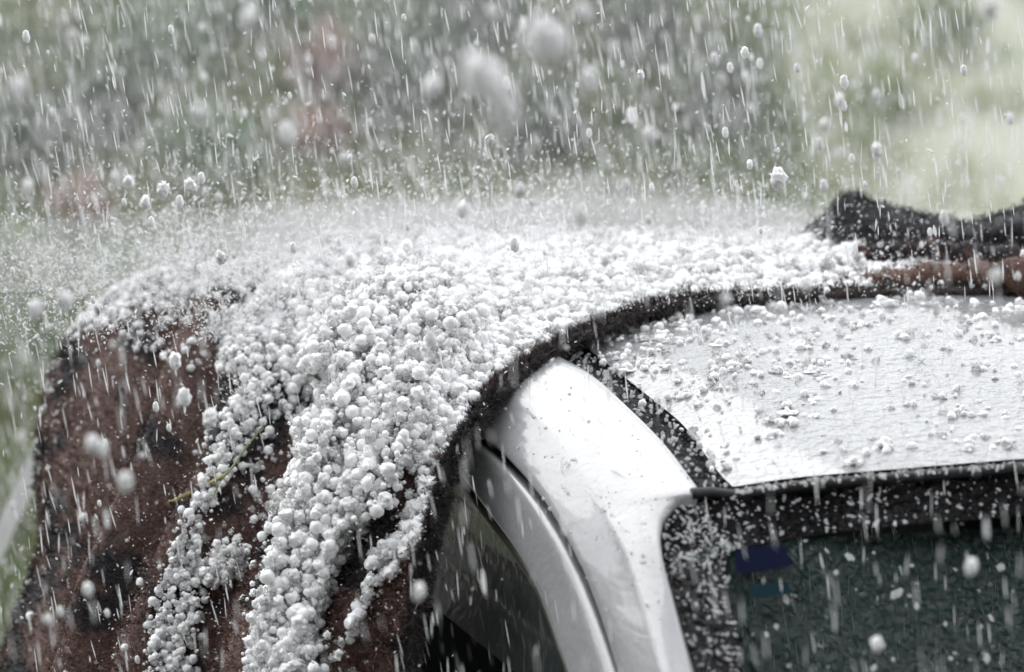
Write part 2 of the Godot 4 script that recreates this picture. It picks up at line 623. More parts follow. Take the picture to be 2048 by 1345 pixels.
func make_car() -> void:
	front_edge = pts([[1466, 974, 2.612], [1600, 955, 2.605], [1800, 938, 2.60], [2048, 918, 2.615], [2400, 893, 2.64], [2900, 868, 2.72], [3500, 850, 2.83]])
	var corner := P(1392, 985, 2.60)
	var car := thing("car", "pale silver car wet with rain, its roof half under a blanket", "car", "", Vector3(corner.x, 0, corner.z))
	var off := -car.position
	# roof panel
	var p := PackedVector3Array()
	for i in 101:
		for j in 121:
			var l := i / 100.0 * 0.86
			p.append(roof_at(pow(j / 120.0, 1.3) * 6.0, l) + off)
	part("roof_panel", sheet(p, 101, 121, Vector3(0, 50, 0)), M.roof, car)
	# guide curves from the roof edge down to the side window
	var n := 90
	var l1 := sampled(pts([[1010, 640, 2.99], [1110, 708, 2.885], [1180, 748, 2.83], [1250, 810, 2.762], [1320, 880, 2.692], [1370, 945, 2.632], [1391, 983, 2.60], [1350, 1004, 2.602], [1322, 1042, 2.59], [1322, 1105, 2.56], [1345, 1195, 2.527], [1388, 1345, 2.476], [1440, 1500, 2.425]]), n)
	var l2 := sampled(pts([[900, 730, 2.93], [980, 775, 2.855], [1050, 822, 2.80], [1105, 878, 2.745], [1150, 940, 2.695], [1180, 985, 2.662], [1200, 1018, 2.64], [1213, 1040, 2.625], [1227, 1066, 2.607], [1250, 1112, 2.578], [1282, 1200, 2.532], [1325, 1345, 2.466], [1372, 1500, 2.40]]), n)
	var l3 := sampled(pts([[840, 795, 2.92], [915, 832, 2.84], [985, 888, 2.775], [1040, 942, 2.725], [1085, 998, 2.682], [1115, 1045, 2.652], [1135, 1080, 2.632], [1150, 1110, 2.617], [1166, 1142, 2.602], [1185, 1190, 2.58], [1205, 1245, 2.555], [1236, 1345, 2.515], [1278, 1500, 2.455]]), n)
	var l3b := PackedVector3Array()
	var l4 := sampled(pts([[800, 850, 2.93], [870, 895, 2.85], [930, 962, 2.785], [975, 1022, 2.74], [1015, 1075, 2.705], [1045, 1120, 2.678], [1065, 1152, 2.66], [1080, 1182, 2.645], [1093, 1215, 2.632], [1106, 1252, 2.617], [1119, 1292, 2.60], [1136, 1345, 2.58], [1170, 1470, 2.53]]), n)
	var move := func(c: PackedVector3Array) -> PackedVector3Array:
		var o := PackedVector3Array()
		for q in c:
			o.append(q + off)
		return o
	for i in n:
		l3[i] = EYE + (l3[i] - EYE) * (1.0 + 0.019 / 2.65)
		l4[i] = EYE + (l4[i] - EYE) * (1.0 + 0.031 / 2.65)
	l1 = move.call(l1)
	l2 = move.call(l2)
	l3 = move.call(l3)
	l4 = move.call(l4)
	var inward := (side * 0.9 + Vector3.DOWN * 0.35 + back * 0.1).normalized()
	# top shoulder and pillar: flat top, soft bend, flat flank
	var bend_a := PackedVector3Array()
	var bend_b := PackedVector3Array()
	var lip := PackedVector3Array()
	var mid1 := PackedVector3Array()
	for i in n:
		bend_a.append(l2[i].lerp(l1[i], 0.10) + Vector3.UP * 0.003)
		bend_b.append(l2[i].lerp(l3[i], 0.16) + Vector3.UP * 0.001)
		mid1.append(l2[i].lerp(l1[i], 0.55) + Vector3.UP * 0.0035)
		lip.append(l1[i] + Vector3.DOWN * 0.012 + side * 0.001)
	var turn_in := PackedVector3Array()
	var l3in := PackedVector3Array()
	for i in n:
		var flank := (l3[i] - l2[i]).normalized()
		turn_in.append(l3[i] + flank * -0.0015)
		l3in.append(l3[i] + flank * 0.001 + inward * 0.010)
	pillar_points = loft([l1, mid1, bend_a, bend_b, turn_in], 6)
	part("pillar", sheet(loft([lip, l1, mid1, bend_a, bend_b, turn_in, l3in], 4), 25, n, Vector3(-3, 8, 4)), M.paint, car)
	# dark gap, then the door frame with a rounded lip
	for i in n:
		var flank := (l4[i] - l3[i]).normalized()
		l3b.append(l3[i] + flank * 0.0085)
	var gap_p := PackedVector3Array()
	for i in n:
		gap_p.append(l3[i] + inward * 0.010 - (l4[i] - l3[i]).normalized() * 0.002)
	var gap_q := PackedVector3Array()
	for i in n:
		gap_q.append(l3b[i] + inward * 0.010 + (l4[i] - l3[i]).normalized() * 0.002)
	part("door_gap", sheet(loft([gap_p, gap_q], 2), 3, n, Vector3(-3, 8, 4)), M.gap, car)
	var f0 := PackedVector3Array()
	var f1 := PackedVector3Array()
	var f2 := PackedVector3Array()
	var f3 := PackedVector3Array()
	var g0 := PackedVector3Array()
	var g1 := PackedVector3Array()
	for i in n:
		var flank := (l4[i] - l3[i]).normalized()
		f0.append(l3b[i] + inward * 0.011)
		f1.append(l3b[i] + flank * 0.0012 - inward * 0.0015)
		f2.append(l3b[i].lerp(l4[i], 0.5) - inward * 0.0022)
		f3.append(l4[i] + inward * 0.010)
		g0.append(l4[i] + inward * 0.003 - flank * 0.001)
		g1.append(l4[i] + flank * 0.006 + inward * 0.006)
	part("door_frame", sheet(loft([f0, f1, f2, l4, f3], 5), 21, n, Vector3(-3, 8, 4)), M.paint, car)
	part("window_seal", tube_mesh(g1, flat_radii(n, 0.0042), 8), M.seal, car)
	# side window
	var rows := []
	for k in 9:
		var r := PackedVector3Array()
		for i in n:
			var flank := (l4[i] - l3[i]).normalized()
			var far := g1[i] + (back * 0.55 + Vector3.DOWN * 0.02) * (k / 8.0) + inward * 0.004
			r.append(far)
		rows.append(r)
	part("side_window", sheet(loft(rows, 1), 9, n, Vector3(-6, 3, 4)), M.side_glass, car)
	# roof drip channel, dark and full of water
	var ch0 := PackedVector3Array()
	var ch1 := PackedVector3Array()
	var ch2 := PackedVector3Array()
	var ncut := 50
	var c1 := sampled(pts([[1010, 640, 2.99], [1110, 708, 2.885], [1180, 748, 2.83], [1250, 810, 2.762], [1320, 880, 2.692], [1370, 945, 2.632], [1391, 983, 2.60]]), ncut)
	for i in ncut:
		var r := roof_at(0.0, 0.42 * (1.0 - float(i) / (ncut - 1)))
		ch0.append(c1[i] + off + Vector3.DOWN * 0.006 - side * 0.001)
		ch2.append(r + off + Vector3.DOWN * 0.003 + side * 0.03)
		ch1.append(ch0[i].lerp(ch2[i], 0.45) + Vector3.DOWN * 0.003)
	part("roof_channel", sheet(loft([ch0, ch1, ch2], 10), 21, ncut, Vector3(0, 50, 0)), M.gutter, car)
	# rubber trim along the front edge of the roof
	var trim := PackedVector3Array()
	trim.append(P(1385, 988, 2.598) + off)
	trim.append(P(1420, 986, 2.605) + off)
	for i in 60:
		trim.append(along(front_edge, i / 59.0 * 6.0) + off - back * 0.004 + Vector3.DOWN * 0.006)
	part("roof_trim", tube_mesh(trim, flat_radii(trim.size(), 0.0046), 8), M.gap, car)
	# windscreen: outer edge follows trim and pillar, black printed border, then green glass
	var down := (-back * 0.80 + Vector3.DOWN * 0.60).normalized()
	var wp := func(s: float, l: float) -> Vector3:
		var top := P(1330, 990, 2.612).lerp(along(front_edge, 0.0), minf(1.0, s + 1.0)) if s < 0.0 else along(front_edge, s)
		return top + off + down * l + Vector3.DOWN * 0.012 + Vector3.UP * (0.012 * l)
	var outer := PackedVector3Array()
	for i in 41:
		for j in 111:
			outer.append(wp.call(-1.0 + 7.0 * j / 110.0, -0.004 + 0.62 * i / 40.0) + Vector3.DOWN * 0.0)
	# border, as a strip along the top and down the side
	var edge_px := pts([[1398, 1420, 2.462], [1385, 1345, 2.487], [1350, 1220, 2.528], [1322, 1110, 2.567], [1322, 1045, 2.597], [1352, 1004, 2.607], [1400, 990, 2.61], [1600, 966, 2.612], [1800, 950, 2.605], [2048, 930, 2.62], [2400, 905, 2.645], [2900, 882, 2.725]])
	var inner_px := pts([[1500, 1420, 2.459], [1487, 1345, 2.485], [1466, 1220, 2.526], [1453, 1145, 2.55], [1453, 1120, 2.558], [1462, 1105, 2.563], [1485, 1097, 2.566], [1620, 1072, 2.576], [1800, 1052, 2.571], [2048, 1032, 2.584], [2400, 1008, 2.61], [2900, 985, 2.69]])
	var be := sampled(edge_px, 120)
	var bi := sampled(inner_px, 120)
	border_out = be.duplicate()
	border_in = bi.duplicate()
	be = move.call(be)
	bi = move.call(bi)
	var screen := Node3D.new()
	screen.name = "windscreen"
	car.add_child(screen)
	part("black_border", sheet(loft([be, bi], 16), 17, 120, Vector3(-2, 8, 6)), M.frit, screen)
	# glass pane: between the inner border and the bonnet
	var gl := PackedVector3Array()
	for i in 40:
		for j in 60:
			var s := float(j) / 59.0
			var top_px := Vector3(1370.0 + 1570.0 * s, lerpf(1096.0, 1010.0, pow(s, 0.6)), 0.0)
			var d0 := lerpf(2.563, 2.60, minf(1.0, s * 2.4)) if s < 0.42 else lerpf(2.60, 2.70, (s - 0.42) / 0.58)
			var t := P(top_px.x, top_px.y, d0) + off
			gl.append(t + down * (0.5 * i / 39.0) + Vector3.DOWN * 0.004)
	part("glass_pane", sheet(gl, 40, 60, Vector3(-2, 8, 6)), M.windshield, screen)
	sticker(screen, off, [[1470, 1098], [1565, 1090], [1590, 1130], [1474, 1150]], M.sticker)
	sticker(screen, off, [[1497, 1172], [1575, 1163], [1583, 1188], [1502, 1198]], M.sticker_teal)
	# cabin: dark lining, dashboard, seats
	var cab := PackedVector3Array()
	var o0 := Vector3(0, 0, 0)
	var c := func(w: float, y: float, l: float) -> Vector3: return o0 + side * w + Vector3.UP * y + back * l
	var lining := SurfaceTool.new()
	lining.begin(Mesh.PRIMITIVE_TRIANGLES)
	quad(lining, c.call(0.02, 1.36, 0.06), c.call(1.2, 1.36, 0.06), c.call(1.2, 1.36, 0.8), c.call(0.02, 1.36, 0.8))
	quad(lining, c.call(0.02, 1.36, 0.8), c.call(1.2, 1.36, 0.8), c.call(1.2, 0.5, 0.8), c.call(0.02, 0.5, 0.8))
	quad(lining, c.call(-0.1, 0.5, -0.7), c.call(1.3, 0.5, -0.7), c.call(1.3, 0.5, 0.85), c.call(-0.1, 0.5, 0.85))
	quad(lining, c.call(1.28, 1.4, -0.7), c.call(1.28, 1.4, 0.85), c.call(1.28, 0.5, 0.85), c.call(1.28, 0.5, -0.7))
	lining.generate_normals()
	part("cabin_lining", lining.commit(), M.lining, car)
	for w in [0.28, 0.88]:
		var seat := part("seat", tube_mesh(PackedVector3Array([c.call(w, 0.6, 0.10), c.call(w, 0.85, 0.18), c.call(w, 1.08, 0.27)]), PackedFloat32Array([0.22, 0.21, 0.17]), 14, 0.5), M.lining, car)
		part("headrest", tube_mesh(PackedVector3Array([c.call(w, 1.12, 0.28), c.call(w, 1.20, 0.30), c.call(w, 1.28, 0.32)]), PackedFloat32Array([0.09, 0.11, 0.08]), 12, 0.6), M.lining, seat)
	var dash := PackedVector3Array()
	for l in [[-0.05, 0.93], [-0.22, 0.97], [-0.45, 0.965], [-0.62, 0.94]]:
		for k in 9:
			dash.append(c.call(-0.08 + 1.4 * k / 8.0, l[1], l[0]))
	part("dashboard", sheet(dash, 4, 9, Vector3(0, 50, 0)), M.lining, car)
	# lower body, bonnet and wheels: below the picture
	var bonnet := PackedVector3Array()
	for i in 13:
		var l := -0.56 - 0.95 * i / 12.0
		for k in 17:
			var w := -0.20 + 1.66 * k / 16.0
			var edge := pow(absf(k / 8.0 - 1.0), 4.0)
			bonnet.append(c.call(w, 0.95 - 0.16 * pow(i / 12.0, 2.0) - 0.05 * edge, l))
	part("bonnet", sheet(bonnet, 13, 17, Vector3(0, 50, 0)), M.paint, car)
	for w in [[-0.22, -1.0], [1.48, 1.0]]:
		var flank := PackedVector3Array()
		for i in 8:
			var y := 0.95 - 0.7 * i / 7.0
			var bulge := 0.03 * sin(PI * i / 7.0)
			for k in 21:
				flank.append(c.call(w[0] + w[1] * bulge, y - (0.12 * pow(maxf(0.0, 0.0 - (-1.5 + 2.35 * k / 20.0)) / 1.5, 2.0) if i == 0 else 0.0), -1.5 + 2.35 * k / 20.0))
		part("flank", sheet(flank, 8, 21, c.call(w[1] * 50.0, 1.0, 0.0)), M.paint, car)
	for w in [0.0, 1.28]:
		for l in [-0.95, 0.5]:
			var wheel := Node3D.new()
			wheel.name = "wheel"
			car.add_child(wheel, true)
			wheel.position = c.call(w - 0.06, 0.31, l)
			wheel.basis = Basis(back, Vector3.UP, side)
			var ring := TorusMesh.new()
			ring.inner_radius = 0.2
			ring.outer_radius = 0.31
			ring.rings = 32
			ring.ring_segments = 12
			var ty := part("tyre", ring, M.tyre, wheel)
			ty.rotation_degrees.x = 90
			var hub := CylinderMesh.new()
			hub.top_radius = 0.21
			hub.bottom_radius = 0.21
			hub.height = 0.06
			var hb := part("rim", hub, M.rim, wheel)
			hb.rotation_degrees.x = 90
	var rear := PackedVector3Array()
	for i in 9:
		for k in 9:
			rear.append(c.call(-0.2 + 1.66 * k / 8.0, lerpf(1.36, 0.28, i / 8.0), 0.82 + 0.05 * sin(PI * i / 8.0)))
	part("tailgate", sheet(rear, 9, 9, c.call(0.6, 1.0, 50.0)), M.paint, car)

func quad(st: SurfaceTool, a: Vector3, b: Vector3, c: Vector3, d: Vector3) -> void:
	for q in [a, b, c, a, c, d]:
		st.add_vertex(q)

func sticker(parent: Node, off: Vector3, px: Array, mat: Material) -> void:
	var st := SurfaceTool.new()
	st.begin(Mesh.PRIMITIVE_TRIANGLES)
	var v := []
	for q in px:
		# on the glass: depth follows the pane's slope
		v.append(P(q[0], q[1], 2.563 - (q[1] - 1092.0) * 0.000315 - 0.0025) + off)
	quad(st, v[0], v[1], v[2], v[3])
	st.generate_normals()
	part("sticker", st.commit(), mat, parent)

# ------------------------------------------------------------------ the blanket
func ridge(u: float, at: float, w: float) -> float:
	return exp(-pow((u - at) / w, 2.0))

func make_blanket() -> void:
	var net := [
		[[2150, 578, 3.03], [1650, 590, 3.00], [1300, 622, 2.95], [1060, 735, 2.86], [935, 870, 2.77], [880, 1030, 2.73], [840, 1190, 2.71], [805, 1420, 2.70]],
		[[2120, 540, 3.14], [1600, 545, 3.13], [1220, 565, 3.08], [950, 640, 2.98], [800, 800, 2.87], [730, 1000, 2.80], [670, 1200, 2.76], [600, 1420, 2.73]],
		[[2100, 517, 3.20], [1560, 522, 3.19], [1130, 528, 3.16], [830, 575, 3.10], [650, 745, 2.98], [570, 960, 2.90], [490, 1180, 2.85], [410, 1420, 2.81]],
		[[2080, 512, 3.25], [1530, 514, 3.25], [1060, 512, 3.24], [700, 535, 3.20], [490, 690, 3.08], [410, 930, 2.98], [330, 1170, 2.92], [250, 1420, 2.88]],
		[[2060, 540, 3.31], [1500, 535, 3.31], [1000, 525, 3.31], [560, 528, 3.29], [320, 640, 3.18], [240, 900, 3.08], [170, 1150, 3.00], [80, 1420, 2.95]],
		[[2050, 610, 3.36], [1480, 600, 3.37], [950, 590, 3.38], [380, 553, 3.36], [170, 670, 3.28], [100, 870, 3.20], [98, 1080, 3.14], [-10, 1420, 3.08]],
		[[2040, 760, 3.40], [1470, 740, 3.42], [930, 720, 3.44], [340, 640, 3.46], [165, 760, 3.42], [110, 920, 3.36], [110, 1140, 3.30], [-10, 1440, 3.25]]]
	var curves := []
	for r in net:
		curves.append(sampled(pts(r), BV + 1))
	var base := PackedVector3Array()
	for i in BU + 1:
		var t := i / float(BU) * 6.0
		for j in BV + 1:
			var c := PackedVector3Array()
			for k in 7:
				c.append(curves[k][j])
			base.append(along(c, t))
	var wob := FastNoiseLite.new()
	wob.seed = 21
	wob.frequency = 7.0
	var tone := FastNoiseLite.new()
	tone.seed = 33
	tone.frequency = 9.0
	bp.resize(base.size())
	bn.resize(base.size())
	for pass_ in 2:
		var src := base if pass_ == 0 else bp.duplicate()
		for i in BU + 1:
			for j in BV + 1:
				var a := i * (BV + 1) + j
				var du := src[mini(i + 1, BU) * (BV + 1) + j] - src[maxi(i - 1, 0) * (BV + 1) + j]
				var dv := src[i * (BV + 1) + mini(j + 1, BV)] - src[i * (BV + 1) + maxi(j - 1, 0)]
				var n := du.cross(dv).normalized()
				if n.dot(EYE + Vector3(-2, 3, 0) - src[a]) < 0.0:
					n = -n
				bn[a] = n
				if pass_ == 0:
					var u := i / float(BU) * 6.0
					var v := j / float(BV) * 7.0
					var hang := smoothstep(2.6, 4.6, v)
					var drift := u + 0.12 * sin(v * 1.7)
					var f := ridge(drift, 0.62, 0.14) * 0.012 + ridge(drift, 1.38, 0.34) * 0.034 + ridge(drift, 2.75, 0.28) * 0.032 + ridge(drift, 3.45, 0.18) * 0.040 + ridge(drift, 4.8, 0.5) * 0.006 - ridge(drift, 0.95, 0.12) * 0.008 - ridge(drift, 2.05, 0.24) * 0.026 - ridge(drift, 3.12, 0.13) * 0.022 - ridge(drift, 4.0, 0.26) * 0.050
					var w := wob.get_noise_3dv(src[a]) * 0.006 * (0.4 + hang)
					bp[a] = src[a] + n * (f * hang + w)
	# brown face with black woven zones
	bc.resize(bp.size())
	for i in BU + 1:
		for j in BV + 1:
			var a := i * (BV + 1) + j
			var u := i / float(BU) * 6.0
			var v := j / float(BV) * 7.0
			var t := tone.get_noise_3dv(bp[a]) * 0.5 + 0.5
			var brown := Color(0.108, 0.064, 0.054).lerp(Color(0.18, 0.112, 0.094), t)
			var black := Color(0.020, 0.018, 0.020)
			var dark := smoothstep(-0.05, 0.25, tone.get_noise_3dv(bp[a] * 1.3 + Vector3(4, 0, 0))) * 0.8
			dark = clampf(dark + tone.get_noise_3dv(bp[a] * 9.0) * 0.5, 0.0, 1.0)
			bc[a] = brown.lerp(black, smoothstep(0.2, 0.75, dark))
	var b := thing("blanket", "fuzzy brown and black blanket draped over the car roof, loaded with hail", "blanket", "", Vector3(bp[(BV + 1) * 20 + 90].x, 0, bp[(BV + 1) * 20 + 90].z))
	var off := -b.position
	var moved := PackedVector3Array()
	for q in bp:
		moved.append(q + off)
	var cloth := part("cloth", sheet(moved, BU + 1, BV + 1, EYE + off + Vector3(-2, 3, 0), bc), M.cloth, b)
	# hem: a thick dark ribbed edge
	var hem := PackedVector3Array()
	var hr := PackedFloat32Array()
	for j in BV + 1:
		hem.append(bp[j] + off - bn[j] * 0.001)
		hr.append(0.0043 + 0.0012 * sin(j * 0.7))
	var hem_mat := std(Color(0.042, 0.030, 0.028), 0.6)
	hem_mat.rim_enabled = true
	hem_mat.rim = 0.2
	part("hem", tube_mesh(hem, hr, 10), hem_mat, b)
	# bunched folds lying on the roof at the far end
	var folds := []
	folds.append(fold_mesh(resample(pts([[1560, 588, 3.05], [1680, 578, 3.045], [1800, 566, 3.04], [1930, 556, 3.035], [2070, 552, 3.03], [2350, 545, 3.06]]), 60), [0.004, 0.010, 0.014, 0.016, 0.018, 0.018], 0.95, off, 0.25))
	folds.append(fold_mesh(resample(pts([[1610, 512, 3.14], [1700, 508, 3.13], [1850, 506, 3.13], [1980, 512, 3.12], [2100, 530, 3.12], [2300, 545, 3.12]]), 60), [0.007, 0.011, 0.013, 0.013, 0.011, 0.01], 0.8, off, -0.25))
	for m in folds:
		part("fold", m, M.cloth, b)
	# the standing flap behind them
	var low := resample(pts([[1615, 515, 3.15], [1660, 520, 3.16], [1760, 520, 3.17], [1900, 520, 3.17], [2050, 520, 3.16], [2300, 520, 3.16]]), 70)
	var mid := resample(pts([[1640, 470, 3.15], [1668, 455, 3.155], [1760, 458, 3.16], [1900, 470, 3.175], [2030, 455, 3.15], [2300, 400, 3.14]]), 70)
	var top := resample(pts([[1662, 425, 3.17], [1700, 392, 3.175], [1765, 412, 3.19], [1900, 440, 3.20], [1990, 436, 3.19], [2300, 310, 3.16]]), 70)
	var over := PackedVector3Array()
	var rear := PackedVector3Array()
	for i in 70:
		over.append(top[i] + back * 0.012 + Vector3.DOWN * 0.004)
		rear.append(low[i] + back * 0.05)
	var fp := loft([low, mid, top, over, rear], 8)
	var fc := PackedColorArray()
	for i in fp.size():
		fp[i] += off + Vector3(0, wob.get_noise_3dv(fp[i] * 3.0) * 0.003, wob.get_noise_3dv(fp[i] * 2.0) * 0.004)
		var col := i % 70
		var row := i / 70
		var br := smoothstep(44.0, 58.0, col + 6.0 * tone.get_noise_3dv(fp[i] * 2.0))
		br = maxf(br, 0.0)
		fc.append(Color(0.018, 0.018, 0.020).lerp(Color(0.13, 0.066, 0.05), br))
	part("fold", sheet(fp, 33, 70, EYE + off, fc), M.cloth, b)
	fibres(b, off, fp, fc)

func fold_mesh(path: PackedVector3Array, radii: Array, squash: float, off: Vector3, brown: float) -> ArrayMesh:
	var rr := PackedFloat32Array()
	var wob := FastNoiseLite.new()
	wob.frequency = 12.0
	for i in path.size():
		var t := i / float(path.size() - 1) * (radii.size() - 1)
		var k := mini(int(t), radii.size() - 2)
		rr.append(lerpf(radii[k], radii[k + 1], t - k) * (1.0 + 0.45 * wob.get_noise_1d(i * 0.012)))
	var t := tube(path, rr, 20, squash)
	var p: PackedVector3Array = t[0]
	var cols: int = t[2]
	var c := PackedColorArray()
	for i in p.size():
		var ring := clampi(i / cols - 1, 0, path.size() - 1)
		var w := wob.get_noise_3dv(p[i] * 6.0) + 0.6 * wob.get_noise_3dv(p[i] * 1.5 + Vector3(9, 0, 0))
		c.append(Color(0.020, 0.018, 0.020).lerp(Color(0.15, 0.080, 0.062), smoothstep(-0.15, 0.15, w + brown)))
		p[i] += off + (p[i] - path[ring]) * wob.get_noise_3dv(p[i] * 4.0) * 0.35
	# tube rows: outside faces out; use the sheet builder and then make sure of the side
	var m := sheet(p, t[1], cols, path[path.size() / 2] + off + Vector3(0, 5, 5), c)
	return tube_colored(p, t[1], cols, path, off, c)

func tube_colored(p: PackedVector3Array, rows: int, cols: int, path: PackedVector3Array, off: Vector3, c: PackedColorArray) -> ArrayMesh:
	var idx := PackedInt32Array()
	var nor := PackedVector3Array()
	var uv := PackedVector2Array()
	nor.resize(p.size())
	for i in rows:
		var mid := path[clampi(i - 1, 0, path.size() - 1)] + off
		for j in cols:
			var d := p[i * cols + j] - mid
			nor[i * cols + j] = d.normalized() if d.length() > 1e-6 else Vector3.UP
			uv.append(Vector2(i * 0.005, j * 0.004))
			if i < rows - 1 and j < cols - 1:
				var a := i * cols + j
				idx.append_array([a, a + cols, a + 1, a + 1, a + cols, a + cols + 1])
	for i in range(0, idx.size(), 3):
		var f := (p[idx[i + 2]] - p[idx[i]]).cross(p[idx[i + 1]] - p[idx[i]])
		if f.dot(nor[idx[i]] + nor[idx[i + 1]] + nor[idx[i + 2]]) < 0.0:
			var s := idx[i + 1]
			idx[i + 1] = idx[i + 2]
			idx[i + 2] = s
	var arr := []
	arr.resize(Mesh.ARRAY_MAX)
	arr[Mesh.ARRAY_VERTEX] = p
	arr[Mesh.ARRAY_NORMAL] = nor
	arr[Mesh.ARRAY_TEX_UV] = uv
	arr[Mesh.ARRAY_COLOR] = c
	arr[Mesh.ARRAY_INDEX] = idx
	var m := ArrayMesh.new()
	m.add_surface_from_arrays(Mesh.PRIMITIVE_TRIANGLES, arr)
	for i in p.size():
		if rng.randf() < 0.9:
			for k in 3:
				fuzz.append([p[i] + Vector3(rng.randfn(), rng.randfn(), rng.randfn()) * 0.002, nor[i], c[i]])
	return m

var fuzz := []
var fold_spots := []

func fibres(b: Node3D, off: Vector3, fp: PackedVector3Array, fc: PackedColorArray) -> void:
	var st := SurfaceTool.new()
	st.begin(Mesh.PRIMITIVE_TRIANGLES)
	for v in [Vector3(-0.00032, 0, 0), Vector3(0.0004, 0.0035, 0.0006), Vector3(0.00032, 0, 0), Vector3(0, 0, -0.00032), Vector3(0.0004, 0.0035, 0.0006), Vector3(0, 0, 0.00032)]:
		st.add_vertex(v)
	st.generate_normals()
	var blade := st.commit()
	var where := []
	var cols := PackedColorArray()
	for i in 130000:
		var a := rng.randi_range(0, BU - 12) * (BV + 1) + rng.randi_range(0, BV)
		fuzz.append([bp[a] + off + Vector3(rng.randfn(), rng.randfn(), rng.randfn()) * 0.003, bn[a], bc[a]])
	for i in 14000:                       # hem
		var j := rng.randi_range(0, BV - 1)
		var p := bp[j].lerp(bp[j + 1], rng.randf()) + off
		var w := rng.randf() * TAU
		var t := (bp[j + 1] - bp[j]).normalized()
		var e := t.cross(bn[j]).normalized()
		var d := bn[j] * cos(w) + e * sin(w)
		fuzz.append([p + d * 0.0055, d, Color(0.05, 0.045, 0.045)])
	for i in fp.size():
		for k in 3:
			fuzz.append([fp[i] + Vector3(rng.randfn(), rng.randfn(), rng.randfn()) * 0.002, Vector3(0, 0.4, 1).normalized(), fc[i]])
	for e in fuzz:
		if e[1].y > 0.55 and to_px(e[0] - off).x > 1620.0 and rng.randf() < 0.02:
			fold_spots.append(e[0] - off)
	for e in fuzz:
		var y: Vector3 = (e[1] + Vector3(rng.randfn(), rng.randfn() - 0.5, rng.randfn()) * 0.55).normalized()
		var x := y.cross(Vector3(rng.randfn(), rng.randfn(), rng.randfn())).normalized()
		var s := rng.randf_range(0.9, 2.4)
		where.append(Transform3D(Basis(x * s, y * s, x.cross(y) * s), e[0]))
		cols.append(e[2] * rng.randf_range(0.6, 1.9))
	copies("pile_fibres", blade, M.fibre, where, cols, b)

# ------------------------------------------------------------------ hail
func make_stone(seed_: int, flat: float, rough: float) -> ArrayMesh:
	var n := FastNoiseLite.new()
	n.seed = seed_
	n.frequency = 0.75 if seed_ % 2 == 0 else 1.35
	n.fractal_octaves = 2
	var ico := icosphere(2)
	var p: PackedVector3Array = ico[0]
	var nor := PackedVector3Array()
	nor.resize(p.size())
	for i in p.size():
		var d := p[i]
		var r := 1.0 + n.get_noise_3dv(d * 1.6 + Vector3.ONE * seed_) * rough
		p[i] = Vector3(d.x * r, d.y * r * flat, d.z * r * lerpf(1.0, flat, 0.4))
	var idx: PackedInt32Array = ico[1]
	for i in range(0, idx.size(), 3):
		var f := (p[idx[i + 2]] - p[idx[i]]).cross(p[idx[i + 1]] - p[idx[i]])
		for k in 3:
			nor[idx[i + k]] += f
	for i in p.size():
		nor[i] = nor[i].normalized()
	var arr := []
	arr.resize(Mesh.ARRAY_MAX)
	arr[Mesh.ARRAY_VERTEX] = p
	arr[Mesh.ARRAY_NORMAL] = nor
	arr[Mesh.ARRAY_INDEX] = idx
	var m := ArrayMesh.new()
	m.add_surface_from_arrays(Mesh.PRIMITIVE_TRIANGLES, arr)
	return m

func icosphere(levels: int) -> Array:
	var g := (1.0 + sqrt(5.0)) / 2.0
	var p := PackedVector3Array()
	for v in [Vector3(-1, g, 0), Vector3(1, g, 0), Vector3(-1, -g, 0), Vector3(1, -g, 0), Vector3(0, -1, g), Vector3(0, 1, g), Vector3(0, -1, -g), Vector3(0, 1, -g), Vector3(g, 0, -1), Vector3(g, 0, 1), Vector3(-g, 0, -1), Vector3(-g, 0, 1)]:
		p.append(v.normalized())
	var f := PackedInt32Array([0, 11, 5, 0, 5, 1, 0, 1, 7, 0, 7, 10, 0, 10, 11, 1, 5, 9, 5, 11, 4, 11, 10, 2, 10, 7, 6, 7, 1, 8, 3, 9, 4, 3, 4, 2, 3, 2, 6, 3, 6, 8, 3, 8, 9, 4, 9, 5, 2, 4, 11, 6, 2, 10, 8, 6, 7, 9, 8, 1])
	for l in levels:
		var cache := {}
		var o := PackedInt32Array()
		for i in range(0, f.size(), 3):
			var m := []
			for k in 3:
				var a := f[i + k]
				var b := f[i + (k + 1) % 3]
				var key := Vector2i(mini(a, b), maxi(a, b))
				if not cache.has(key):
					cache[key] = p.size()
					p.append(((p[a] + p[b]) * 0.5).normalized())
				m.append(cache[key])
			o.append_array([f[i], m[0], m[2], f[i + 1], m[1], m[0], f[i + 2], m[2], m[1], m[0], m[1], m[2]])
		f = o
	# clockwise seen from outside
	for i in range(0, f.size(), 3):
		if (p[f[i + 2]] - p[f[i]]).cross(p[f[i + 1]] - p[f[i]]).dot(p[f[i]]) < 0.0:
			var s := f[i + 1]
			f[i + 1] = f[i + 2]
			f[i + 2] = s
	return [p, f]

func any_basis(s: Vector3) -> Basis:
	return Basis(Quaternion(rng.randfn(), rng.randfn(), rng.randfn(), rng.randfn()).normalized()).scaled_local(s)

func poly(a: Array) -> PackedVector2Array:
	var o := PackedVector2Array()
	for i in range(0, a.size(), 2):
		o.append(Vector2(a[i], a[i + 1]))
	return o

